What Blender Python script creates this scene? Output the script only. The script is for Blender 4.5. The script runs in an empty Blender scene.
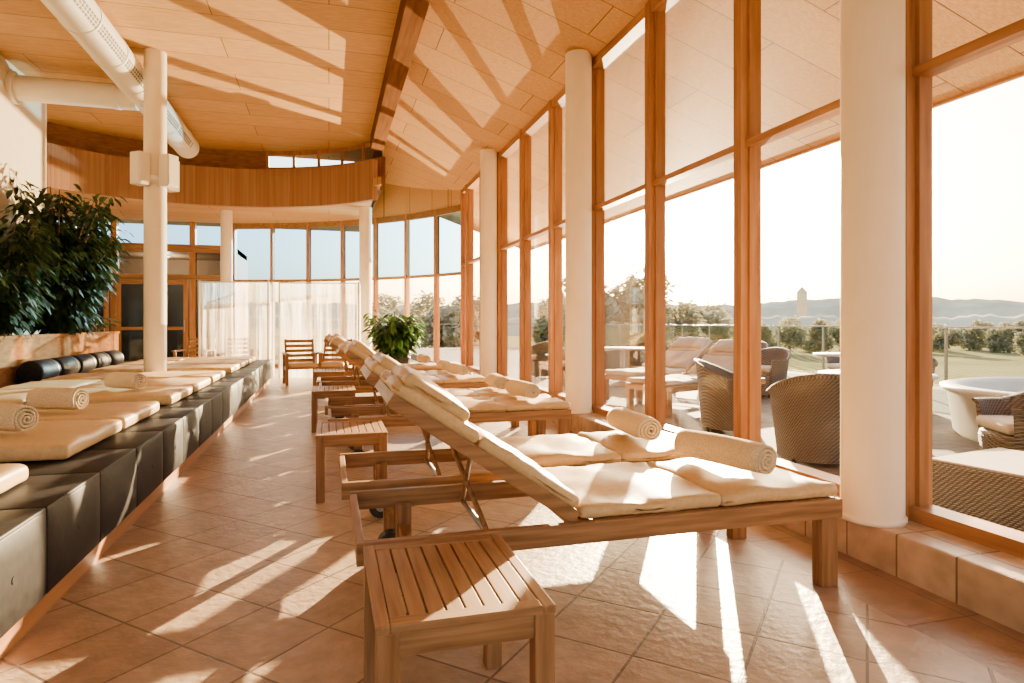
import bpy, bmesh, math, random
from mathutils import Matrix, Vector, noise, Euler
random.seed(7)
scene=bpy.context.scene
rad=math.radians

# ---------------------------------------------------------------- materials
def nt(name):
    m=bpy.data.materials.new(name); m.use_nodes=True
    t=m.node_tree; b=t.nodes['Principled BSDF']
    return m,t,b
def N(t,typ,**kw):
    n=t.nodes.new(typ)
    for k,v in kw.items():
        if k in n.inputs.keys(): n.inputs[k].default_value=v
        else: setattr(n,k,v)
    return n
def coords(t,scale=(1,1,1),rot=(0,0,0),kind='Object'):
    tc=N(t,'ShaderNodeTexCoord'); mp=N(t,'ShaderNodeMapping')
    mp.inputs['Scale'].default_value=scale; mp.inputs['Rotation'].default_value=rot
    t.links.new(tc.outputs[kind],mp.inputs['Vector']); return mp.outputs['Vector']
def ramp(t,fac,stops):
    r=N(t,'ShaderNodeValToRGB'); e=r.color_ramp.elements
    e[0].position=stops[0][0]; e[0].color=(*stops[0][1],1)
    e[1].position=stops[-1][0]; e[1].color=(*stops[-1][1],1)
    for p,c in stops[1:-1]:
        x=e.new(p); x.color=(*c,1)
    t.links.new(fac,r.inputs['Fac']); return r.outputs['Color']
def bump(t,b,h,strength=.3,dist=.01):
    n=N(t,'ShaderNodeBump',Strength=strength,Distance=dist)
    t.links.new(h,n.inputs['Height']); t.links.new(n.outputs['Normal'],b.inputs['Normal'])
def mix(t,fac,a,b_,mode='MIX'):
    m=N(t,'ShaderNodeMix',data_type='RGBA',blend_type=mode)
    for sock,v in ((m.inputs[0],fac),(m.inputs[6],a),(m.inputs[7],b_)):
        if hasattr(v,'is_output'): t.links.new(v,sock)
        elif isinstance(v,(int,float)): sock.default_value=v
        else: sock.default_value=(*v,1)
    return m.outputs[2]
def noisy(name,c1,c2,scale=20,rough=.6,bs=.15,bd=.005,stretch=(1,1,1),spec=.2,detail=4,sheen=0):
    m,t,b=nt(name); v=coords(t,stretch)
    n=N(t,'ShaderNodeTexNoise',Scale=scale,Detail=detail); t.links.new(v,n.inputs['Vector'])
    t.links.new(ramp(t,n.outputs['Fac'],[(.3,c1),(.7,c2)]),b.inputs['Base Color'])
    b.inputs['Roughness'].default_value=rough; b.inputs['Specular IOR Level'].default_value=spec
    if sheen: b.inputs['Sheen Weight'].default_value=sheen
    if bs: bump(t,b,n.outputs['Fac'],bs,bd)
    return m
def wood(name,c1,c2,stretch,rough=.45,scale=3,spec=.2):
    return noisy(name,c1,c2,scale,rough,.1,.002,stretch,spec,6)

M={}
M['wood_v']=wood('orange_larch_vertical',(.26,.105,.033),(.40,.185,.068),(8,8,.6))
M['wood_y']=wood('orange_larch_long',(.27,.11,.036),(.42,.195,.072),(8,.5,8))
M['wood_x']=wood('teak_long',(.16,.075,.026),(.34,.175,.07),(.8,14,14))
M['teak_y']=wood('teak_across',(.18,.085,.03),(.35,.18,.072),(14,1,14))
M['wood_v2']=wood('teak_upright',(.16,.075,.026),(.31,.155,.064),(14,14,1))
M['beam']=wood('beam_wood',(.11,.048,.019),(.17,.075,.032),(8,.5,8),.9,spec=0)
M['panel']=wood('wood_panel_warm',(.20,.09,.036),(.30,.145,.06),(2,2,8),.9,spec=0)
def ceil_mat(name,rotz,k=1.0):
    m,t,b=nt(name); v=coords(t,(1,1,1),(0,0,rotz))
    br=N(t,'ShaderNodeTexBrick',Scale=1.0); br.offset=.5
    br.inputs['Brick Width'].default_value=2.6; br.inputs['Row Height'].default_value=.62
    br.inputs['Mortar Size'].default_value=.006; br.inputs['Color1'].default_value=(.54*k,.31*k,.115*k,1)
    br.inputs['Color2'].default_value=(.62*k,.37*k,.15*k,1); br.inputs['Mortar'].default_value=(.17,.085,.03,1)
    t.links.new(v,br.inputs['Vector'])
    v2=coords(t,(1.2,14,14),(0,0,rotz))
    n=N(t,'ShaderNodeTexNoise',Scale=5,Detail=5); t.links.new(v2,n.inputs['Vector'])
    g=ramp(t,n.outputs['Fac'],[(.3,(.74,.70,.64)),(.65,(1,1,1))])
    t.links.new(mix(t,1.0,br.outputs['Color'],g,'MULTIPLY'),b.inputs['Base Color'])
    b.inputs['Roughness'].default_value=.6; b.inputs['Specular IOR Level'].default_value=.12
    bump(t,b,br.outputs['Fac'],-.3,.004)
    return m
M['ceil']=ceil_mat('birch_ceiling_panels',0)
M['ceil2']=ceil_mat('birch_ceiling_panels_sloped',0)
def fascia_mat():
    m,t,b=nt('ribbed_wood_fascia')
    n=N(t,'ShaderNodeTexNoise',Scale=4,Detail=4); t.links.new(coords(t,(5,5,.1)),n.inputs['Vector'])
    t.links.new(ramp(t,n.outputs['Fac'],[(.3,(.25,.12,.058)),(.7,(.35,.185,.095))]),b.inputs['Base Color'])
    b.inputs['Roughness'].default_value=.6; b.inputs['Specular IOR Level'].default_value=.1; bump(t,b,n.outputs['Fac'],.4,.01)
    return m
M['fascia']=fascia_mat()
def tile_mat(name,size,rotz,c1,c2,mort,rough=.42,bs=.6,spec=.4):
    m,t,b=nt(name); v=coords(t,(1,1,1),(0,0,rotz))
    br=N(t,'ShaderNodeTexBrick',Scale=1.0); br.offset=0
    br.inputs['Brick Width'].default_value=size; br.inputs['Row Height'].default_value=size
    br.inputs['Mortar Size'].default_value=.006; br.inputs['Mortar Smooth'].default_value=.3
    br.inputs['Color1'].default_value=(*c1,1); br.inputs['Color2'].default_value=(*c2,1); br.inputs['Mortar'].default_value=(*mort,1)
    t.links.new(v,br.inputs['Vector'])
    n=N(t,'ShaderNodeTexNoise',Scale=9,Detail=8); t.links.new(v,n.inputs['Vector'])
    g=ramp(t,n.outputs['Fac'],[(.3,(.74,.72,.70)),(.7,(1.08,1.05,1.02))])
    t.links.new(mix(t,1.0,br.outputs['Color'],g,'MULTIPLY'),b.inputs['Base Color'])
    b.inputs['Roughness'].default_value=rough; b.inputs['Specular IOR Level'].default_value=spec
    n2=N(t,'ShaderNodeTexNoise',Scale=22,Detail=7); t.links.new(v,n2.inputs['Vector'])
    ma=N(t,'ShaderNodeMath',operation='MULTIPLY_ADD'); ma.inputs[1].default_value=-1.2
    t.links.new(br.outputs['Fac'],ma.inputs[0]); t.links.new(n2.outputs['Fac'],ma.inputs[2])
    bump(t,b,ma.outputs[0],bs,.010)
    return m
M['floor']=tile_mat('sandstone_slate_tiles',.37,rad(45),(.345,.232,.15),(.43,.30,.198),(.15,.095,.06))
M['border']=tile_mat('border_tiles',.5,0,(.25,.155,.098),(.30,.19,.122),(.15,.09,.06))
M['ledge']=tile_mat('ledge_tiles',.30,0,(.44,.315,.205),(.51,.375,.255),(.20,.13,.08),spec=.2)
M['terrace']=tile_mat('terrace_tiles',.6,0,(.13,.11,.092),(.17,.145,.12),(.08,.065,.05),.8,spec=.08)
M['white']=noisy('cream_column_paint',(.78,.67,.49),(.82,.71,.54),6,.45,.03)
M['wall']=noisy('warm_plaster',(.66,.54,.39),(.70,.58,.43),12,.8,.1)
M['duct']=noisy('white_duct_metal',(.76,.70,.60),(.80,.75,.66),5,.35,.02)
M['cush']=noisy('cream_cushion_leatherette',(.49,.32,.135),(.57,.385,.175),50,.42,.12,.003,spec=.22)
M['cushw']=noisy('pale_outdoor_cushion',(.36,.31,.255),(.43,.375,.31),40,.8,.1,.003)
M['towel']=noisy('towel_terry',(.54,.41,.23),(.78,.62,.39),140,.95,.9,.010,spec=.05)
M['leather']=noisy('black_leatherette',(.011,.009,.009),(.020,.017,.017),25,.5,.15,.004,spec=.05)
M['dark']=noisy('dark_plastic',(.02,.018,.016),(.035,.03,.028),20,.5,.05)
M['grille']=noisy('grille_shadow_metal',(.16,.14,.12),(.22,.19,.16),20,.5,.05)
M['soil']=noisy('soil',(.03,.018,.01),(.06,.04,.025),30,.95,.4)
M['bark']=noisy('bark',(.10,.06,.035),(.18,.11,.06),20,.9,.4,stretch=(1,1,.2))
M['metal']=noisy('brushed_metal',(.25,.24,.23),(.32,.31,.29),20,.35,.02); M['metal'].node_tree.nodes['Principled BSDF'].inputs['Metallic'].default_value=.9
M['tub']=noisy('white_tub_shell',(.50,.47,.42),(.56,.53,.48),5,.5,.02,spec=.1)
def leaf(name,c1,c2,tr=.25,rough=.4,spec=.5):
    m,t,b=nt(name)
    oi=N(t,'ShaderNodeTexNoise',Scale=6,Detail=2); t.links.new(coords(t),oi.inputs['Vector'])
    col=ramp(t,oi.outputs['Fac'],[(.3,c1),(.7,c2)]); t.links.new(col,b.inputs['Base Color'])
    b.inputs['Roughness'].default_value=rough; b.inputs['Specular IOR Level'].default_value=spec
    tl=N(t,'ShaderNodeBsdfTranslucent'); t.links.new(col,tl.inputs['Color'])
    mx=N(t,'ShaderNodeMixShader'); mx.inputs[0].default_value=tr
    t.links.new(b.outputs[0],mx.inputs[1]); t.links.new(tl.outputs[0],mx.inputs[2])
    t.links.new(mx.outputs[0],t.nodes['Material Output'].inputs['Surface']); return m
M['leafd']=leaf('ficus_leaf',(.010,.022,.005),(.032,.055,.014),.2,.5,.15)
M['leafg']=leaf('green_leaf',(.02,.06,.010),(.055,.12,.025),.3)
M['tree']=leaf('haze_paled_tree_leaf',(.34,.31,.20),(.50,.46,.32),.3,1,0)  # outdoor foliage paled, haze is part of the leaf colour
def glass(name,rough=0,tint=(1,1,1),fac=.06):
    m=bpy.data.materials.new(name); m.use_nodes=True; t=m.node_tree; t.nodes.clear()
    o=N(t,'ShaderNodeOutputMaterial'); tr=N(t,'ShaderNodeBsdfTransparent'); tr.inputs[0].default_value=(*tint,1)
    gl=N(t,'ShaderNodeBsdfGlossy'); gl.inputs['Roughness'].default_value=rough; gl.inputs['Color'].default_value=(1,1,1,1)
    lw=N(t,'ShaderNodeLayerWeight',Blend=.12)
    mm=N(t,'ShaderNodeMath',operation='MULTIPLY'); mm.inputs[1].default_value=fac*6
    t.links.new(lw.outputs['Fresnel'],mm.inputs[0])
    mx=N(t,'ShaderNodeMixShader'); t.links.new(mm.outputs[0],mx.inputs[0])
    t.links.new(tr.outputs[0],mx.inputs[1]); t.links.new(gl.outputs[0],mx.inputs[2]); t.links.new(mx.outputs[0],o.inputs['Surface'])
    return m
M['glass']=glass('window_glass')
M['glassb']=glass('sky_blue_tinted_glass',0,(.42,.62,.85),.1)  # tint paints the blue of the sky into the upper panes
M['glassd']=glass('door_glass',0,(.45,.55,.65),.15)
M['glassr']=glass('railing_glass',0,(.72,.78,.76),.12)
def sheer():
    m=bpy.data.materials.new('sheer_curtain'); m.use_nodes=True; t=m.node_tree; t.nodes.clear()
    o=N(t,'ShaderNodeOutputMaterial'); tr=N(t,'ShaderNodeBsdfTransparent'); d=N(t,'ShaderNodeBsdfDiffuse'); d.inputs[0].default_value=(.86,.79,.68,1)
    tl=N(t,'ShaderNodeBsdfTranslucent'); tl.inputs[0].default_value=(.86,.79,.68,1)
    a=N(t,'ShaderNodeMixShader'); a.inputs[0].default_value=.5
    t.links.new(d.outputs[0],a.inputs[1]); t.links.new(tl.outputs[0],a.inputs[2])
    n=N(t,'ShaderNodeTexNoise',Scale=3,Detail=3); t.links.new(coords(t,(6,6,.3)),n.inputs['Vector'])
    mr=N(t,'ShaderNodeMapRange'); mr.inputs['From Min'].default_value=.35; mr.inputs['From Max'].default_value=.65; mr.inputs['To Min'].default_value=.2; mr.inputs['To Max'].default_value=.7; t.links.new(n.outputs['Fac'],mr.inputs['Value'])
    mx=N(t,'ShaderNodeMixShader'); t.links.new(mr.outputs[0],mx.inputs[0])
    t.links.new(tr.outputs[0],mx.inputs[1]); t.links.new(a.outputs[0],mx.inputs[2]); t.links.new(mx.outputs[0],o.inputs['Surface']); return m
M['sheer']=sheer()
def wicker():
    m,t,b=nt('wicker_weave'); v=coords(t,(1,1,1))
    w1=N(t,'ShaderNodeTexWave',Scale=26,Distortion=1.5,bands_direction='Z'); w2=N(t,'ShaderNodeTexWave',Scale=20,Distortion=1.5,bands_direction='DIAGONAL')
    t.links.new(v,w1.inputs['Vector']); t.links.new(v,w2.inputs['Vector'])
    mm=N(t,'ShaderNodeMath',operation='MULTIPLY'); t.links.new(w1.outputs['Fac'],mm.inputs[0]); t.links.new(w2.outputs['Fac'],mm.inputs[1])
    t.links.new(ramp(t,mm.outputs[0],[(0,(.065,.055,.05)),(.6,(.24,.21,.185))]),b.inputs['Base Color'])
    bump(t,b,mm.outputs[0],.8,.01); b.inputs['Roughness'].default_value=.6; b.inputs['Specular IOR Level'].default_value=.2; return m
M['wicker']=wicker()
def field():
    m,t,b=nt('haze_paled_vineyard_field'); 
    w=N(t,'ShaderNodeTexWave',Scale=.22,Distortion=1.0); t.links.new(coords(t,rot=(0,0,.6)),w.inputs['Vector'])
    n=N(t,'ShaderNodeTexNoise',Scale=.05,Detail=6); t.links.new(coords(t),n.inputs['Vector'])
    a=ramp(t,w.outputs['Fac'],[(.2,(.26,.22,.12)),(.8,(.42,.37,.22))]); c=ramp(t,n.outputs['Fac'],[(.35,(.65,.66,.62)),(.65,(1.1,1.05,.95))])  # row colours kept pale, distance haze painted in
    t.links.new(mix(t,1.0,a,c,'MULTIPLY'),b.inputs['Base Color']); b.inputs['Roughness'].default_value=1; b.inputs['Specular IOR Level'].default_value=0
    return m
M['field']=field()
M['hill']=noisy('haze_paled_hill_forest',(.58,.48,.32),(.86,.72,.50),.06,1,0,spec=0,detail=10)  # aerial haze painted into the pale hill colour

# ---------------------------------------------------------------- mesh builder
class MB:
    def __init__(s): s.v=[]; s.f=[]; s.m=[]; s.sm=[]; s.mats=[]
    def mi(s,k):
        if k not in s.mats: s.mats.append(k)
        return s.mats.index(k)
    def add(s,vs,fs,mat,mx=None,smooth=False):
        o=len(s.v); i=s.mi(mat)
        for p in vs:
            p=Vector(p); s.v.append(tuple(mx@p) if mx else tuple(p))
        for f in fs: s.f.append(tuple(o+k for k in f)); s.m.append(i); s.sm.append(smooth)
    def box(s,x0,x1,y0,y1,z0,z1,mat,mx=None,bev=0):
        if bev:
            bm=bmesh.new(); bmesh.ops.create_cube(bm,size=1)
            bmesh.ops.scale(bm,vec=(x1-x0,y1-y0,z1-z0),verts=bm.verts); bmesh.ops.translate(bm,vec=((x0+x1)/2,(y0+y1)/2,(z0+z1)/2),verts=bm.verts)
            bmesh.ops.bevel(bm,geom=bm.edges[:],offset=bev,segments=2,affect='EDGES',profile=.6)
            bm.verts.index_update()
            s.add([v.co.copy() for v in bm.verts],[[v.index for v in f.verts] for f in bm.faces],mat,mx); bm.free(); return
        vs=[(x,y,z) for x in(x0,x1) for y in(y0,y1) for z in(z0,z1)]
        s.add(vs,[(0,1,3,2),(4,6,7,5),(0,4,5,1),(2,3,7,6),(0,2,6,4),(1,5,7,3)],mat,mx)
    def cyl(s,p0,p1,r0,r1=None,mat='white',n=24,cap=True):
        if r1 is None: r1=r0
        p0=Vector(p0);p1=Vector(p1); d=(p1-p0).normalized(); a=d.orthogonal().normalized(); b=d.cross(a)
        vs=[];
        for p,r in((p0,r0),(p1,r1)):
            for i in range(n):
                t=2*math.pi*i/n; vs.append(p+(a*math.cos(t)+b*math.sin(t))*r)
        s.add(vs,[(i,(i+1)%n,n+(i+1)%n,n+i) for i in range(n)],mat,None,True)
        if cap:
            s.add(vs,[tuple(reversed(range(n))),tuple(range(n,2*n))],mat)
    def lathe(s,prof,c,mat,n=32,mx=None):
        vs=[]
        for r,z in prof:
            for i in range(n):
                t=2*math.pi*i/n; vs.append((c[0]+r*math.cos(t),c[1]+r*math.sin(t),c[2]+z))
        fs=[(j*n+i,j*n+(i+1)%n,(j+1)*n+(i+1)%n,(j+1)*n+i) for j in range(len(prof)-1) for i in range(n)]
        s.add(vs,fs,mat,mx,True)
    def soft(s,dx,dy,dz,mat,mx,r=.035,puff=.012,wr=.006,seed=0,step=.05):
        def ax(L):
            h=L/2; rr=min(r,h*.98); e=[-h,-h+rr*.15,-h+rr*.5,-h+rr]; k=max(2,int((L-2*rr)/step)); 
            mid=[-h+rr+(L-2*rr)*i/k for i in range(1,k)] if L-2*rr>.01 else []
            return e+mid+[-a for a in reversed(e)]
        X,Y,Z=ax(dx),ax(dy),ax(dz); idx={}; vs=[]; fs=[]
        def gv(x,y,z):
            k=(round(x,5),round(y,5),round(z,5))
            if k in idx: return idx[k]
            p=Vector((x,y,z)); rr=min(r,dz*.49)
            inn=Vector((max(-dx/2+rr,min(dx/2-rr,x)),max(-dy/2+rr,min(dy/2-rr,y)),max(-dz/2+rr,min(dz/2-rr,z))))
            d=p-inn
            if d.length>1e-6: p=inn+d.normalized()*rr
            w=(1-(2*x/dx)**4)*(1-(2*y/dy)**4)
            q=Vector((x*5+seed*3.1,y*5,seed*1.7)); nz=noise.noise(q)+.5*noise.noise(q*2.7)
            p.z+=(puff*w+wr*nz*1.5)*(1 if z>0 else .15)
            p.x+=wr*noise.noise(Vector((y*6,seed,3))); p.y+=wr*noise.noise(Vector((x*6,seed,8)))
            idx[k]=len(vs); vs.append(p); return idx[k]
        for i in range(len(X)-1):
            for j in range(len(Y)-1):
                for z in(-dz/2,dz/2): fs.append((gv(X[i],Y[j],z),gv(X[i+1],Y[j],z),gv(X[i+1],Y[j+1],z),gv(X[i],Y[j+1],z)) if z>0 else (gv(X[i],Y[j],z),gv(X[i],Y[j+1],z),gv(X[i+1],Y[j+1],z),gv(X[i+1],Y[j],z)))
            for j in range(len(Z)-1):
                for y in(-dy/2,dy/2): 
                    q=(gv(X[i],y,Z[j]),gv(X[i+1],y,Z[j]),gv(X[i+1],y,Z[j+1]),gv(X[i],y,Z[j+1])); fs.append(q if y<0 else q[::-1])
        for i in range(len(Y)-1):
            for j in range(len(Z)-1):
                for x in(-dx/2,dx/2):
                    q=(gv(x,Y[i],Z[j]),gv(x,Y[i+1],Z[j]),gv(x,Y[i+1],Z[j+1]),gv(x,Y[i],Z[j+1])); fs.append(q if x>0 else q[::-1])
        s.add(vs,fs,mat,mx,True)
    def mesh(s,name):
        me=bpy.data.meshes.new(name); me.from_pydata(s.v,[],s.f)
        for k in s.mats: me.materials.append(M[k])
        me.polygons.foreach_set('material_index',s.m); me.polygons.foreach_set('use_smooth',s.sm); me.update(); return me
    def obj(s,name,loc=(0,0,0),rot=0):
        return place(s.mesh(name),name,loc,rot)
def place(me,name,loc=(0,0,0),rot=0):
    o=bpy.data.objects.new(name,me); o.location=loc; o.rotation_euler=(0,0,rot) if not isinstance(rot,tuple) else rot
    scene.collection.objects.link(o); return o
T=Matrix.Translation
def R(a,ax): return Matrix.Rotation(a,4,ax)

# room axes: +x toward the glazed facade, +y along it
UW=2.885; UE=5.4; ZC=4.75
def zc(u): return 4.75-(u-1.0)*.345   # sloped ceiling / soffit

def circ3(a,b,c):
    ax,ay=a;bx,by=b;cx,cy=c
    d=2*(ax*(by-cy)+bx*(cy-ay)+cx*(ay-by))
    ux=((ax*ax+ay*ay)*(by-cy)+(bx*bx+by*by)*(cy-ay)+(cx*cx+cy*cy)*(ay-by))/d
    uy=((ax*ax+ay*ay)*(cx-bx)+(bx*bx+by*by)*(ax-cx)+(cx*cx+cy*cy)*(bx-ax))/d
    return ux,uy,math.hypot(ax-ux,ay-uy)
def arc(a,b,c,n,off=0,ext=0):
    ux,uy,r=circ3(a,b,c); t0=math.atan2(a[1]-uy,a[0]-ux); t1=math.atan2(c[1]-uy,c[0]-ux)
    t0+=ext
    return [(ux+(r+off)*math.cos(t0+(t1-t0)*i/n),uy+(r+off)*math.sin(t0+(t1-t0)*i/n)) for i in range(n+1)]
FA=((-4.7,12.9),(-1.5,14.0),(.8,12.5)); EX=.42
BA=((-2.4,18.3),(.99,16.5),(UW,13.9))

# ---------------------------------------------------------------- floor
b=MB(); b.box(-8,2.2,-5,19,-.1,0,'floor'); b.obj('floor')
b=MB(); b.box(2.2,2.57,-5,19,-.1,0,'border'); b.obj('trim_1')
b=MB(); b.box(2.57,3.1,-5,16,-.1,.2,'ledge',bev=.012); b.obj('window_ledge')
# ---------------------------------------------------------------- ceilings
b=MB(); b.box(-8,1.0,-5,14.6,ZC,ZC+.2,'ceil'); b.obj('ceiling')
b=MB()
L=[(1.0,zc(1.0)),(UE,zc(UE))]
vs=[(u,y,z+dz) for y in(-5,17.5) for dz in(0,.2) for (u,z) in L]
b.add(vs,[(0,1,5,4),(2,6,7,3),(0,2,3,1),(4,5,7,6),(1,3,7,5),(0,4,6,2)],'ceil2'); b.obj('ceiling_slope')
b=MB(); b.box(UE,UE+.05,-5,17.5,zc(UE)-.03,zc(UE)+.2,'wood_y'); b.obj('trim_2')
b=MB()
A=arc(*FA,24,.02,EX); B=[(.95,12.3),(.95,19),(-8,19),(-8,A[0][1])]
poly=list(A)+B
n=len(poly)
b.add([(x,y,3.8) for x,y in poly]+[(x,y,3.95) for x,y in poly],[tuple(range(n)),tuple(reversed(range(n,2*n)))]+[(i,(i+1)%n,n+(i+1)%n,n+i) for i in range(n)],'ceil'); b.obj('ceiling_rear')
b=MB(); b.box(.90,1.0,12.8,17.0,3.8,ZC+.1,'beam'); b.obj('wall_upstand')
b=MB(); b.box(.76,1.0,-5,12.5,4.48,ZC+.02,'beam',bev=.01); b.obj('ceiling_beam')
# curved fascia
b=MB(); A=arc(*FA,70,0,EX); C=arc(*FA,70,.12,EX)
for i in range(70):
    vs=[(*A[i],3.55),(*A[i+1],3.55),(*A[i+1],4.32),(*A[i],4.32),(*C[i],3.55),(*C[i+1],3.55),(*C[i+1],4.32),(*C[i],4.32)]
    b.add(vs,[(0,1,2,3),(5,4,7,6),(0,4,5,1),(3,2,6,7)],'fascia')
b.add([(*A[70],3.55),(*C[70],3.55),(*C[70],4.32),(*A[70],4.32)],[(0,1,2,3)],'fascia')
b.obj('curved_wood_fascia')
# clerestory above fascia
b=MB(); A=arc(*FA,30,.25,EX); C=arc(*FA,30,.31,EX)
for i in range(30):
    vs=[(*A[i],3.9),(*A[i+1],3.9),(*A[i+1],ZC),(*A[i],ZC),(*C[i],3.9),(*C[i+1],3.9),(*C[i+1],ZC),(*C[i],ZC)]
    if i<20: b.add(vs,[(0,1,2,3),(5,4,7,6)],'panel')
    else:
        b.add([(x,y,4.42 if z==ZC else z) for x,y,z in vs],[(0,1,2,3),(5,4,7,6),(3,2,6,7)],'wood_v')
        b.add([(x,y,z if z==ZC else 4.66) for x,y,z in vs],[(0,1,2,3),(5,4,7,6),(0,4,5,1)],'wood_v')
        if i%2==0:
            x,y=A[i]; b.box(x-.03,x+.03,y-.02,y+.08,4.35,ZC,'wood_v')
        g=[(*A[i],4.4),(*A[i+1],4.4),(*A[i+1],4.68),(*A[i],4.68)]; b.add([(x,y+.02,z) for x,y,z in g],[(0,1,2,3)],'glassb')
b.obj('window_30')

# ---------------------------------------------------------------- walls
b=MB(); b.box(-4.4,-4.2,-5,11.5,-.1,ZC,'wall'); b.obj('wall_left')
b=MB(); b.box(-8,-4.4,11.3,11.5,-.1,ZC,'wall'); b.obj('wall_return')
b=MB(); b.box(-8.2,-8,11.3,19,-.1,ZC,'wall'); b.obj('wall_far_left')

k=0; mv=[2.6+1.35*i for i in range(-5,9)]+[13.9]
for i in range(len(mv)-1):
    y0,y1=mv[i],mv[i+1]; b=MB(); top=zc(UW-.075)+.0
    b.box(UW-.085,UW+.085,y0-.045,y0+.045,.2,top+.02,'wood_v',bev=.006)
    if y1==13.9: b.box(UW-.085,UW+.085,y1-.045,y1+.045,.2,top+.02,'wood_v')
    ys,ye=y0+.045,y1-.045
    b.box(UW-.07,UW+.07,ys,ye,.2,.27,'wood_y')
    b.box(UW-.05,UW+.05,ys,ye,2.44,2.49,'wood_y')
    b.box(UW-.07,UW+.07,ys,ye,top-.10,top+.0,'wood_y')
    for (za,zb) in((.27,2.44),(2.49,top-.10)):
        b.box(UW-.03,UW+.03,ys,ys+.025,za,zb,'wood_v'); b.box(UW-.03,UW+.03,ye-.025,ye,za,zb,'wood_v')
    b.box(UW-.006,UW+.006,ys+.02,ye-.02,.25,2.45,'glass'); b.box(UW-.006,UW+.006,ys+.02,ye-.02,2.48,top-.08,'glass')
    if i==11:
        b.box(UW-.09,UW+.05,ys,ys+.12,.2,2.43,'wood_v'); b.box(UW-.09,UW+.05,ye-.12,ye,.2,2.43,'wood_v'); b.box(UW-.09,UW+.05,ys,ye,.2,.42,'wood_y')
    k+=1; b.obj('window_%d'%k)

# rear curved glazing
A=arc(*BA,7); 
for i in range(7):
    k+=1; b=MB(); (x0,y0),(x1,y1)=A[i],A[i+1]
    L=math.hypot(x1-x0,y1-y0); an=math.atan2(y1-y0,x1-x0); mx=T((x0,y0,0))@R(an,'Z')
    top=3.8
    b.box(-.04,.04,-.06,.06,0,top,'wood_v',mx)
    b.box(0,L,-.04,.04,0,.1,'wood_x',mx); b.box(0,L,-.04,.04,2.25,2.32,'wood_x',mx); b.box(0,L,-.05,.05,top-.14,top,'wood_x',mx)
    b.box(.02,L-.02,-.005,.005,.1,2.26,'glass',mx); b.box(.02,L-.02,-.005,.005,2.3,top-.1,'glassb',mx)
    if max(x0,x1)>1.0: b.box(-.03,L+.02,-.03,.03,top,4.8,'ceil2',mx)
    b.obj('window_%d'%k)
# rear left door wall
b=MB()
for x in [-7.9,-7.0,-6.1,-5.2,-4.3,-3.4,-2.45]:
    b.box(x-.07,x+.07,18.2,18.4,0,3.8,'wood_v')
b.box(-8,-2.4,18.15,18.4,3.0,3.2,'wood_x'); b.box(-8,-2.4,18.18,18.38,2.3,2.42,'wood_x'); b.box(-8,-2.4,18.2,18.36,0,.12,'wood_x')
b.box(-8,-2.4,18.28,18.30,3.2,3.8,'glassb'); b.box(-8,-2.4,18.28,18.30,.1,3.0,'glassd')
b.obj('wall_rear')
for j,x in enumerate([-6.1,-5.2,-4.3]):
    b=MB()
    b.box(x+.09,x+.19,18.1,18.16,.02,2.28,'wood_v'); b.box(x+.71,x+.81,18.1,18.16,.02,2.28,'wood_v')
    b.box(x+.19,x+.71,18.1,18.16,.02,.22,'wood_x'); b.box(x+.19,x+.71,18.1,18.16,2.16,2.28,'wood_x'); b.box(x+.19,x+.71,18.1,18.16,1.0,1.08,'wood_x')
    b.box(x+.19,x+.71,18.125,18.135,.2,2.2,'glassd'); b.cyl((x+.74,18.05,.95),(x+.74,18.05,1.25),.012,mat='metal',n=10)
    b.obj('door_%d'%(j+1))
b=MB(); b.box(-8,-2.4,21,21.2,-.1,3.2,'fascia'); b.box(-8,-2.4,18.4,21,3.05,3.2,'fascia'); b.box(-2.5,-2.4,18.4,21,-.1,3.2,'fascia'); b.box(-8,-2.4,19,21,-.1,0,'floor')
b.obj('wall_corridor')
b=MB(); b.lathe([(0,-.04),(.16,-.04),(.18,0),(0,0)],(0,0,0),'white',24); b.obj('ceiling_lamp',(-4.4,19.7,3.05))
pl=bpy.data.lights.new('corridor_lamp','POINT'); pl.energy=420; pl.color=(1,.72,.42); pl.shadow_soft_size=.12
po=bpy.data.objects.new('corridor_lamp',pl); po.location=(-4.4,19.7,2.8); scene.collection.objects.link(po)

# ---------------------------------------------------------------- columns
def column(u,v,z0,z1,r=.145,extra=False):
    b=MB(); b.cyl((0,0,z0),(0,0,z1),r,mat='white',n=40)
    b.lathe([(r,z0),(r+.01,z0),(r+.01,z0+.025),(r,z0+.03)],(0,0,0),'white',40)
    if extra:
        b.lathe([(r,3.02),(r+.03,3.02),(r+.03,3.10),(r,3.10)],(0,0,0),'duct',32)
        for a in (-2.2,-.6,.9):
            mx=R(a,'Z')
            b.box(r+.01,r+.17,-.09,.09,2.96,3.38,'duct',mx,bev=.02)
            b.box(r+.17,r+.176,-.07,.07,3.0,3.34,'white',mx)
    return b.obj('column',(u,v,0))
for v in (-1.45,2.63,6.62,10.76): column(2.66,v,.2,zc(2.7))
column(-2.2,9.4,.47,ZC,.135,True)
column(.80,14.9,0,3.8,.14); column(-2.3,16.2,0,3.8,.13)

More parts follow.
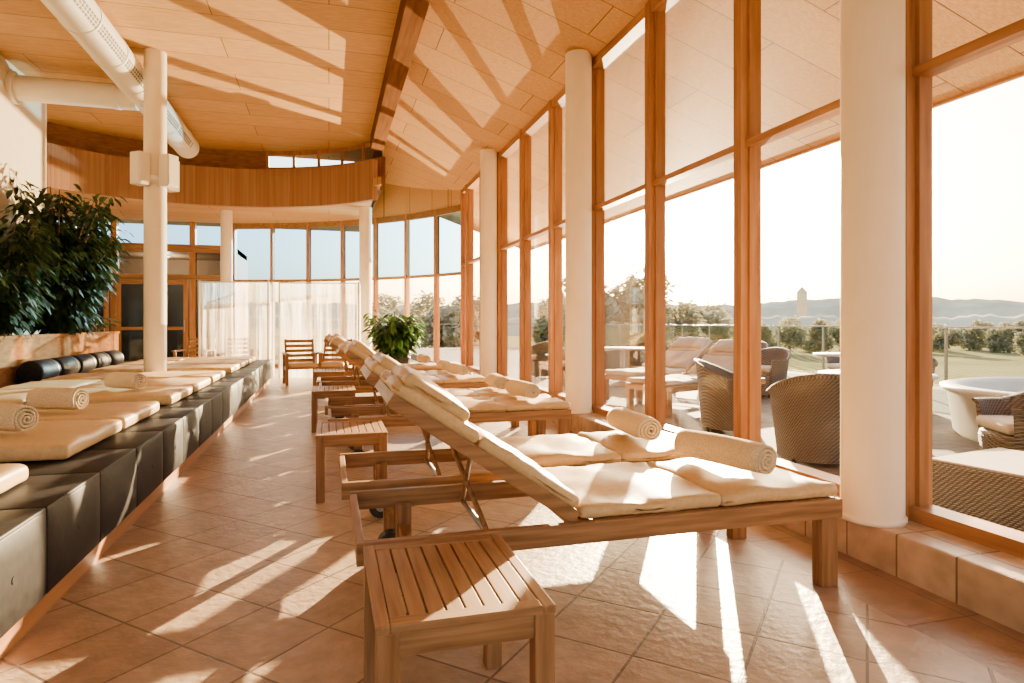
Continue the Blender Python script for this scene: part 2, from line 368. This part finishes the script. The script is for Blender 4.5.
# duct
b=MB(); du,dzz=-2.57,4.50
b.cyl((du,-5,dzz),(du,13.3,dzz),.21,mat='duct',n=32)
for y in [i*.95-4.5 for i in range(19)]: 
    b.cyl((du,y,dzz),(du,y+.05,dzz),.218,mat='duct',n=32)
b.cyl((du,13.3,dzz),(du,13.34,dzz),.16,mat='metal',n=24)
for i in range(224):
    y=-4+i*.075; 
    for a in (-.35,-.52,-.69): b.box(-.0,.004,-.024,.024,-.013,.013,'grille',T((du,y,dzz))@R(-a,'Y')@T((.209,0,0)))
b.cyl((du-.1,10.4,dzz-.06),(-4.2,10.4,dzz-.06),.175,mat='duct',n=32)
b.cyl((du-.32,10.4,dzz-.06),(du-.38,10.4,dzz-.06),.185,mat='duct',n=32)
b.cyl((-4.14,10.4,dzz-.06),(-4.2,10.4,dzz-.06),.22,mat='duct',n=32)
for y in (1,4,7,12): b.cyl((du,y,dzz+.2),(du,y,ZC),.01,mat='metal',n=8)
b.obj('ventilation_duct')

# ---------------------------------------------------------------- bench platform
b=MB()
b.box(-4.19,-1.12,-2,13.4,0,.12,'wood_y')
b.box(-4.19,-1.12,-2,13.43,.12,.44,'leather')
y=-2.0
while y<13.3:
    y2=min(y+.62,13.43)
    mx=T((-1.105,(y+y2)/2,.285))@R(rad(90),'Y')
    b.soft(.345,y2-y-.001,.05,'leather',mx,r=.010,puff=.012,wr=.001,step=.08)
    b.cyl((-1.08,(y+y2)/2,.29),(-1.066,(y+y2)/2,.29),.014,mat='leather',n=12)
    b.soft(.9,y2-y-.001,.05,'leather',T((-1.53,(y+y2)/2,.440)),r=.010,puff=.002,wr=.001,step=.15)
    y=y2
b.box(-4.19,-1.9,-2,13.42,.43,.462,'leather')
b.obj('upholstered_platform_bench')

def mattress(v0,v1,seed):
    b=MB(); u0,u1=-3.1,-1.32; w=v1-v0
    L=(u1-u0)
    b.soft(L*.62,w,.085,'cush',T((L*.19,0,.045)),r=.03,puff=.01,wr=.007,seed=seed)
    b.soft(L*.38-.01,w,.085,'cush',T((-L*.31,0,.045)),r=.03,puff=.015,wr=.007,seed=seed+5)
    return b.obj('mattress_pad',((u0+u1)/2,(v0+v1)/2,.470))
sd=0
for v0 in (-.9,.08,1.5,2.5,3.88,4.86,6.2,7.18,8.28,9.75,10.85,11.9):
    mattress(v0,v0+.94,sd); sd+=1
for i in range(5):
    b=MB(); prof=[(.0,-.3),(.10,-.3),(.13,-.285),(.14,-.25),(.14,.25),(.13,.285),(.10,.3),(0,.3)]
    b.lathe(prof,(0,0,0),'leather',28,R(rad(90),'X'))
    b.lathe([(.141,-.2),(.143,-.195),(.143,-.185),(.141,-.18)],(0,0,0),'metal',28,R(rad(90),'X'))
    b.obj('bolster_cushion',(-3.36,9.0+i*.64,.606))
b=MB(); pu0,pu1,pv0,pv1=-4.18,-3.55,7.2,12.7
for (x0,x1,y0,y1) in((pu0,pu1,pv0,pv0+.05),(pu0,pu1,pv1-.05,pv1),(pu0,pu0+.05,pv0+.05,pv1-.05),(pu1-.05,pu1,pv0+.05,pv1-.05)):
    b.box(x0,x1,y0,y1,.467,1.02,'panel')
b.box(pu0+.05,pu1-.05,pv0+.05,pv1-.05,.5,.96,'soil'); b.box(pu1-.07,pu1+.015,pv0-.01,pv1+.01,1.0,1.04,'panel')
b.obj('wooden_planter_box')

# ---------------------------------------------------------------- plants
def leafgeo(b,p,d,L,w,mat,droop=.3):
    d=d.normalized(); side=d.cross(Vector((0,0,1)))
    if side.length<.05: side=Vector((1,0,0))
    side.normalize(); a=random.uniform(-.6,.6); side=(side+Vector((0,0,a))).normalized()
    pts=[]
    for t,ww in((0,.05),(.3,.85),(.6,.9),(.85,.5),(1,0)):
        c=p+d*L*t+Vector((0,0,-droop*L*t*t)); pts+= [c-side*w*ww/2,c+side*w*ww/2]
    b.add(pts,[(0,1,3,2),(2,3,5,4),(4,5,7,6),(6,7,9,8)],mat,None,True)
def plant(name,loc,h,rx,ry,stems,lps,L,w,mat,pot=None,droop=.6,z0=0,low=.25,clipx=None,off=.16):
    b=MB()
    if pot=='round':
        b.lathe([(0,0),(.20,0),(.23,.05),(.28,.42),(.31,.45),(.31,.50),(.27,.50),(.26,.44),(0,.44)],(0,0,0),'dark',32); z0=.44
    for s in range(stems):
        a=random.uniform(0,6.28); q=random.random()**.5
        tip=Vector((math.cos(a)*rx*q,math.sin(a)*ry*q,z0+(h-z0)*(1-.45*q*random.random())*random.uniform(.45,1)))
        if clipx is not None: tip.x=max(tip.x,clipx+.12*random.random()+.03)
        base=Vector((math.cos(a)*.06,math.sin(a)*.06,z0)); mid=(base+tip)/2+Vector((0,0,.1))
        mid.x*=.5; mid.y*=.5
        prev=base
        for i in range(1,7):
            t=i/6; p=base*(1-t)**2+mid*2*t*(1-t)+tip*t*t
            b.cyl(prev,p,.013*(1-t*.7)+.003,mat='bark',n=6,cap=False); prev=p
        for i in range(lps):
            t=low+(1-low)*random.random(); p=base*(1-t)**2+mid*2*t*(1-t)+tip*t*t
            an=random.uniform(0,6.28); d=Vector((math.cos(an),math.sin(an),random.uniform(-.5,.5)))
            of=Vector((math.cos(an),math.sin(an),random.uniform(-.3,.6)))*random.uniform(0,off)
            q2=p+of
            if clipx is not None and min(q2.x,(q2+d*L*1.2).x)-w*.6<clipx: continue
            if z0==0 and q2.z<.2: continue
            leafgeo(b,q2,d,L*random.uniform(.7,1.2),w*random.uniform(.8,1.2),mat,droop)
    return b.obj(name,loc)
plant('ficus_plant',(-3.7,10.5,.962),2.35,.75,1.10,60,130,.155,.07,'leafd',droop=.8,low=.1,clipx=-.47,off=.24)
plant('ficus_plant',(-3.75,8.9,.962),1.75,.55,.95,32,110,.15,.07,'leafd',droop=.8,low=.15,clipx=-.42,off=.24)
plant('small_fern',(-3.8,12.3,.962),.35,.22,.32,18,14,.13,.04,'leafg',droop=.2,low=.3,clipx=-.35)
plant('potted_plant',(1.3,13.2,0),1.5,.55,.55,40,40,.20,.085,'leafg',pot='round',droop=.5)

# ---------------------------------------------------------------- sun lounger
def lounger_mesh(name,cm='cush',seed=0,ang=34):
    b=MB(); W=.36; Lh=2.14
    for s in(-1,1):
        y=s*W
        b.box(-Lh,0,y-.018,y+.018,.315,.40,'wood_x',bev=.005)
        b.box(-.10,-.01,y-.03*s-.032,y-.03*s+.032,0,.397,'wood_v2',bev=.006)
        b.box(-1.93,-1.86,y-.05*s-.025,y-.05*s+.025,.10,.34,'wood_v2',bev=.004)
        b.cyl((-1.895,y-.035,.07),(-1.895,y+.0+.035,.07),.07,mat='dark',n=24)
        b.cyl((-1.895,y-.038,.07),(-1.895,y+.038,.07),.03,mat='metal',n=16)
    b.box(-.03,0,-W+.02,W-.02,.32,.395,'teak_y',bev=.004)
    b.box(-Lh,-Lh+.03,-W+.02,W-.02,.32,.395,'teak_y',bev=.004)
    b.box(-1.24,-1.20,-W+.02,W-.02,.32,.385,'teak_y')
    b.box(-1.92,-1.88,-W+.02,W-.02,.20,.25,'teak_y')
    for i in range(12): b.box(-.13-i*.095,-.06-i*.095,-W+.02,W-.02,.375,.393,'teak_y')
    hx,hz=-1.27,.41; a=rad(ang); BL=.90
    mx=T((hx,0,hz))@R(a,'Y')@R(math.pi,'Z')
    for s in(-1,1): b.box(0,BL,s*.325-.016,s*.325+.016,-.03,.025,'wood_x',mx,bev=.004)
    b.box(BL-.04,BL,-.31,.31,-.02,.022,'teak_y',mx)
    for i in range(8): b.box(.05+i*.1,.115+i*.1,-.31,.31,-.005,.012,'teak_y',mx)
    for s in(-1,1):
        p=mx@Vector((.5,s*.27,-.02)); b.cyl(p,(-1.62,s*.27,.345),.012,mat='wood_v2',n=8)
    b.cyl((-1.62,-.3,.345),(-1.62,.3,.345),.012,mat='metal',n=8)
    b.soft(.62,.70,.055,cm,T((-.30,0,.427)),r=.026,puff=.012,wr=.012,seed=seed)
    b.soft(.66,.70,.055,cm,T((-.93,0,.427)),r=.026,puff=.012,wr=.014,seed=seed+2)
    b.soft(.50,.68,.055,cm,mx@T((.27,0,.047)),r=.026,puff=.012,wr=.010,seed=seed+4)
    b.soft(.39,.68,.055,cm,mx@T((.715,0,.047)),r=.026,puff=.012,wr=.010,seed=seed+6)
    b.soft(.30,.62,.06,cm,mx@T((.74,0,.095)),r=.029,puff=.012,wr=.010,seed=seed+8)
    return b.mesh(name)
LM=[lounger_mesh('sun_lounger',seed=s,ang=a) for s,a in((0,34),(11,35),(23,37))]
LO=lounger_mesh('terrace_lounger','cushw',31,30)

def towel_mesh(name,Ln=.52,r0=.015,r1=.09,turns=3.6,seed=0):
    b=MB(); n=150; th=.0165
    prof=[]
    for i in range(n+1):
        t=i/n; a=t*turns*2*math.pi; r=r0+(r1-r0)*t; prof.append((a,r))
    m=14; vs=[];fs=[]
    for side in (0,1):
        for j in range(m+1):
            y=-Ln/2+Ln*j/m; e=abs(2*j/m-1)
            for i,(a,r) in enumerate(prof):
                rr=r-(th*.82 if side else 0)
                bulge=1-.08*e**6
                wob=1+.04*noise.noise(Vector((math.cos(a)*1.5,math.sin(a)*1.5,y*6+seed)))
                yo=y+ (0.008*noise.noise(Vector((a*.7,seed,0))))*e**4+ .015*(1-i/n)*(1 if y>0 else -1)*e**8
                vs.append((rr*bulge*wob*math.cos(a),yo,rr*bulge*wob*math.sin(a)*.93))
    S=(m+1)*(n+1)
    g=lambda s,j,i:s*S+j*(n+1)+i
    for j in range(m):
        for i in range(n):
            fs.append((g(0,j,i),g(0,j,i+1),g(0,j+1,i+1),g(0,j+1,i))); fs.append((g(1,j,i),g(1,j+1,i),g(1,j+1,i+1),g(1,j,i+1)))
        fs.append((g(0,j,n),g(1,j,n),g(1,j+1,n),g(0,j+1,n)))
    for i in range(n):
        fs.append((g(0,0,i),g(1,0,i),g(1,0,i+1),g(0,0,i+1))); fs.append((g(0,m,i),g(0,m,i+1),g(1,m,i+1),g(1,m,i)))
    b.add(vs,fs,'towel',None,True)
    return b.mesh(name)
TM=[towel_mesh('rolled_towel',seed=s) for s in(0,5)]
TS=towel_mesh('rolled_towel',.34,.015,.095,3.6,9)

lv=[(2.75,2.235),(3.66,2.20),(5.85,2.13),(6.70,2.10),(8.55,2.02),(9.38,1.99),(11.2,1.94)]
for i,(v,u) in enumerate(lv):
    place(LM[i%3],'sun_lounger',(u,v,0),0)
    place(TM[i%2],'rolled_towel',(u-.34,v+.04,.555),rad([14,-4,5,-4,6,0,3][i]))
def table_mesh():
    b=MB(); hx,hy,H=.235,.30,.45
    for sx in(-1,1):
        for sy in(-1,1): b.box(sx*(hx-.03)-.028,sx*(hx-.03)+.028,sy*(hy-.03)-.028,sy*(hy-.03)+.028,0,H-.02,'wood_v2',bev=.005)
    for s in(-1,1):
        b.box(s*hx-.035*(s>0),s*hx+.035*(s<0),-hy,hy,H-.022,H,'teak_y',bev=.004)
        b.box(-hx+.035,hx-.035,s*hy-.05*(s>0),s*hy+.05*(s<0),H-.022,H,'wood_x',bev=.004)
        b.box(s*(hx-.02)-.01,s*(hx-.02)+.01,-hy+.03,hy-.03,H-.085,H-.022,'teak_y')
        b.box(-hx+.03,hx-.03,s*(hy-.02)-.01,s*(hy-.02)+.01,H-.085,H-.022,'wood_x')
    n=8; w=(2*hx-.07)/n
    for i in range(n): b.box(-hx+.035+i*w+.003,-hx+.035+(i+1)*w-.003,-hy+.05,hy-.05,H-.018,H-.002,'teak_y',bev=.002)
    return b.mesh('slatted_side_table')
TB=table_mesh()
for (u,v) in((.345,1.90),(.15,4.72),(.05,7.55),(.0,10.35)): place(TB,'slatted_side_table',(u,v,0),0)
for (u,v,a) in((-1.78,4.28,60),(-1.83,5.2,70),(-1.8,6.65,55)): place(TS,'rolled_towel',(u,v,.656),rad(a))

# ---------------------------------------------------------------- far wooden chairs
def chair_mesh():
    b=MB()
    for s in(-1,1):
        b.box(-.03,.03,s*.3-.025,s*.3+.025,0,.58,'wood_v2'); b.box(.47,.53,s*.3-.025,s*.3+.025,0,.58,'wood_v2')
        b.box(-.05,.6,s*.3-.035,s*.3+.035,.58,.61,'wood_x'); b.box(0,.5,s*.3-.015,s*.3+.015,.28,.34,'wood_x')
    b.box(.0,.5,-.28,.28,.30,.33,'wood_x')
    mx=T((.02,0,.34))@R(rad(-20),'Y')
    for s in(-1,1): b.box(-.02,.02,s*.26-.02,s*.26+.02,0,.55,'wood_v2',mx)
    for i in range(5): b.box(-.01,.01,-.25,.25,.08+i*.1,.14+i*.1,'teak_y',mx)
    b.soft(.5,.52,.08,'cush',T((.27,0,.37)),r=.035)
    return b.mesh('wooden_armchair')
CH=chair_mesh()
for (u,v,a) in((-.55,13.3,-80),(.15,13.3,-105),(-1.9,15.0,-70),(-2.7,15.2,-100)): place(CH,'wooden_armchair',(u,v,0),rad(a))

def curtain(p0,p1,z0,z1,name='sheer_curtain'):
    b=MB(); p0=Vector((*p0,0)); p1=Vector((*p1,0)); d=p1-p0; nrm=Vector((-d.y,d.x,0)).normalized(); n=int(d.length*40); vs=[]
    for j in range(7):
        z=z0+(z1-z0)*j/6
        for i in range(n+1):
            t=i/n; a=.05*math.sin(t*d.length*22+math.sin(t*9)*2)*(1-.3*j/6); p=p0+d*t+nrm*a; vs.append((p.x,p.y,z))
    b.add(vs,[(j*(n+1)+i,j*(n+1)+i+1,(j+1)*(n+1)+i+1,(j+1)*(n+1)+i) for j in range(6) for i in range(n)],'sheer',None,True)
    a=p0+Vector((0,0,z1+.02)); c=p1+Vector((0,0,z1+.02)); b.cyl(a,c,.015,mat='duct',n=10)
    for p in(p0,p1): b.cyl(p,p+Vector((0,0,z1+.05)),.018,mat='duct',n=10)
    b.obj(name)
curtain((-2.55,14.35),(-1.2,14.0),.03,2.0); curtain((-1.0,14.25),(.6,13.9),.03,2.0); curtain((-1.15,14.4),(-1.3,16.0),.03,2.0); curtain((.62,14.0),(.65,15.4),.03,2.0)

# ---------------------------------------------------------------- exterior
b=MB(); b.box(3.1,11,-8,30,-.25,-.02,'terrace'); b.obj('terrace_floor')
b=MB()
for y in [-6+1.5*i for i in range(24)]: b.box(10.75,10.79,y-.02,y+.02,-.02,1.1,'metal')
b.box(10.74,10.80,-6,29,1.09,1.12,'metal'); b.box(10.765,10.775,-6,29,.05,1.08,'glassr'); b.obj('glass_railing')
b=MB()
for x in [3.2+1.5*i for i in range(6)]: b.box(x-.02,x+.02,28.98,29.02,-.02,1.1,'metal')
b.box(3.2,10.7,28.97,29.03,1.09,1.12,'metal'); b.obj('glass_railing')

for i,(u,v,r) in enumerate([(4.0,7.6,200),(4.3,9.0,205)]):
    place(LO,'terrace_lounger',(u,v,-.02),rad(r))
def wicker_mesh():
    b=MB(); n=28
    vs=[]
    for i in range(n+1):
        a=rad(50)+rad(260)*i/n; hh=.58+.18*max(0,-math.cos(a))
        for (r,z) in((.32,.05),(.38,hh),(.41,hh+.02),(.40,hh+.04),(.36,hh+.02),(.31,.4)): vs.append((r*math.cos(a),r*math.sin(a),z))
    fs=[(i*6+j,(i+1)*6+j,(i+1)*6+j+1,i*6+j+1) for i in range(n) for j in range(5)]
    b.add(vs,fs,'wicker',None,True)
    b.add(vs,[(0,1,2,3,4,5),tuple(n*6+k for k in(5,4,3,2,1,0))],'wicker')
    b.lathe([(.29,.04),(.32,.36),(.31,.40),(0,.40)],(0,0,0),'wicker',28)
    b.soft(.5,.5,.08,'cushw',T((.02,0,.45)),r=.035)
    for s in(-1,1):
        for x in(-.22,.2): b.cyl((x,s*.22,0),(x,s*.22,.06),.02,mat='dark',n=8)
    return b.mesh('wicker_armchair')
WM=wicker_mesh()
for (u,v,a) in((4.1,4.65,60),(4.35,6.25,-40),(5.7,5.8,170),(5.0,3.5,150),(6.9,9.0,200),(8.6,9.0,160),(7.6,7.0,60),(7.2,10.8,240),(8.8,12.0,200),(4.25,11.2,200),(5.7,12.3,150),(4.4,13.4,200),(6.6,12.9,100)): place(WM,'wicker_armchair',(u,v,-.02),rad(a))
def rt():
    b=MB(); b.lathe([(0,.70),(.50,.70),(.51,.715),(.50,.73),(0,.73)],(0,0,0),'tub',40); b.lathe([(.05,.70),(.04,.1),(.28,.03),(.28,0),(0,0)],(0,0,0),'metal',24); return b.mesh('round_terrace_table')
RT=rt(); place(RT,'round_terrace_table',(5.05,4.95,-.02)); place(RT,'round_terrace_table',(7.75,8.1,-.02)); place(RT,'round_terrace_table',(5.4,11.2,-.02))
b=MB(); b.box(-.38,.38,-.38,.38,.03,.38,'wicker',bev=.02); b.box(-.37,.37,-.37,.37,.382,.392,'cushw'); b.obj('wicker_coffee_table',(3.95,2.75,-.02),rad(10))
b=MB(); b.lathe([(0,0),(1.25,0),(1.3,.05),(1.35,.46),(1.42,.50),(1.42,.54),(1.32,.56),(1.2,.50),(1.15,.36),(0,.34)],(0,0,0),'tub',48); b.obj('round_hot_tub',(7.5,4.5,-.02))

# ground beyond, hills
b=MB(); n=60; vs=[]
X0,X1,Y0,Y1=11.3,400,-200,500
def gz(x,y): 
    d=math.hypot(x-11,0); return -1.0-5*(1-math.exp(-d/60))+.6*noise.noise(Vector((x*.02,y*.02,0)))
for j in range(n+1):
    for i in range(n+1):
        x=X0+(X1-X0)*(i/n)**2; y=Y0+(Y1-Y0)*j/n; vs.append((x,y,gz(x,y)))
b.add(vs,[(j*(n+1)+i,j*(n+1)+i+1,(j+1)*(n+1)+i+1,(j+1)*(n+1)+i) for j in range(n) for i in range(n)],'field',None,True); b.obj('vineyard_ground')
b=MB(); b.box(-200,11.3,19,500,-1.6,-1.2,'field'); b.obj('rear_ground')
def hills(name,dist,h0,h1,seed,mat='hill'):
    b=MB(); n=500; vs=[]
    for i in range(n+1):
        a=rad(-40)+rad(230)*i/n; c,s_=math.cos(a),math.sin(a)
        h=h0+(h1-h0)*(.5+.5*noise.noise(Vector((c*3+seed,s_*3,0))))+ (h1-h0)*.12*noise.noise(Vector((c*40,s_*40,seed)))+1.3*noise.noise(Vector((c*150,s_*150,seed)))
        vs+=[(dist*c,dist*s_,-12),(dist*1.05*c,dist*1.05*s_,h*.6),(dist*1.12*c,dist*1.12*s_,h)]
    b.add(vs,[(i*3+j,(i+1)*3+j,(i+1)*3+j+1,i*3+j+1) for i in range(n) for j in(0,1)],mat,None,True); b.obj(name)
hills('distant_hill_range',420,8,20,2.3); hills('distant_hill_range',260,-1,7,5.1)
def tree_mesh(h,r,nb=9,nl=420):
    b=MB(); b.cyl((0,0,0),(0,0,h*.6),.18,.08,mat='bark',n=10)
    for c in range(nb):
        cc=Vector((random.uniform(-r,r)*.65,random.uniform(-r,r)*.65,h*random.uniform(.25,.85))); cr=r*random.uniform(.4,.6)
        for i in range(nl):
            d=Vector((random.gauss(0,1),random.gauss(0,1),random.gauss(0,1))).normalized()*cr*random.uniform(.5,1)
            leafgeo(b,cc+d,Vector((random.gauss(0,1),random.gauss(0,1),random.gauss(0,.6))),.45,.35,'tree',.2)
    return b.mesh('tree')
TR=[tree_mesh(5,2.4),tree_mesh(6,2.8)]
def cam2uv(X,Y): return .9615*X+.275*Y,-.275*X+.9615*Y
random.seed(21)
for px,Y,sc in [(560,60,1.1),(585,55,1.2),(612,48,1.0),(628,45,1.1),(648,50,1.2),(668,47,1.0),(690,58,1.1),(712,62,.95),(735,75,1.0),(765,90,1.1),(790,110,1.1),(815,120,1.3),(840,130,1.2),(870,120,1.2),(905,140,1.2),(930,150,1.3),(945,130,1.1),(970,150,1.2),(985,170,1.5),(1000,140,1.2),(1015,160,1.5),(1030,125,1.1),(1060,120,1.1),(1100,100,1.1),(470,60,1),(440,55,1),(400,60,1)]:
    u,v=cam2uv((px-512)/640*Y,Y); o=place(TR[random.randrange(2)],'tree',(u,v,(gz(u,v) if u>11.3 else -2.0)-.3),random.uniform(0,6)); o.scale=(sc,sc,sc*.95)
u,v=cam2uv((802-512)/640*300,300); b=MB(); b.box(-1.6,1.6,-1.6,1.6,0,17,'hill'); b.add([(-1.8,-1.8,17),(1.8,-1.8,17),(1.8,1.8,17),(-1.8,1.8,17),(0,0,20)],[(0,1,4),(1,2,4),(2,3,4),(3,0,4)],'hill'); b.obj('distant_church_tower',(u,v,-2))

# ---------------------------------------------------------------- lights
sd_=bpy.data.lights.new('sun','SUN'); sd_.energy=76; sd_.angle=rad(.5); sd_.color=(1,.74,.40)
so=bpy.data.objects.new('sun',sd_); scene.collection.objects.link(so)
el=rad(11.8); sdir=Vector((.533*math.cos(el),.846*math.cos(el),math.sin(el))).normalized()
so.rotation_euler=sdir.to_track_quat('Z','Y').to_euler(); so.location=sdir*60
sp=bpy.data.lights.new('added_bounce_spot','SPOT'); sp.energy=60000; sp.color=(1,.76,.42); sp.spot_size=rad(85); sp.spot_blend=.4; sp.shadow_soft_size=.06  # added spot, stands in for sunlight reflected up onto the ceiling
spo=bpy.data.objects.new('added_bounce_spot',sp); scene.collection.objects.link(spo)
spo.location=(9.6,18.5,.25); tgt=Vector((1.6,6.5,4.0)); spo.rotation_euler=(Vector(spo.location)-tgt).to_track_quat('Z','Y').to_euler()

w=bpy.data.worlds.new('sky'); scene.world=w; w.use_nodes=True; t=w.node_tree
bg=t.nodes['Background']; sk=t.nodes.new('ShaderNodeTexSky'); sk.sky_type='NISHITA'; sk.sun_disc=False
sk.sun_elevation=rad(14); sk.sun_rotation=math.atan2(.533,.846); sk.dust_density=4.0; sk.air_density=1.0
t.links.new(mix(t,1.0,sk.outputs[0],(1,.94,.84),'MULTIPLY'),bg.inputs['Color']); bg.inputs['Strength'].default_value=1.1

# ---------------------------------------------------------------- camera
cd=bpy.data.cameras.new('camera'); cd.sensor_width=36; cd.lens=22.5; cd.shift_y=-.019; cd.clip_end=2000; cd.clip_start=.05
co=bpy.data.objects.new('camera',cd); scene.collection.objects.link(co); co.location=(0,0,1.2); co.rotation_euler=(rad(90),0,-math.atan2(.275,.9615))
scene.camera=co
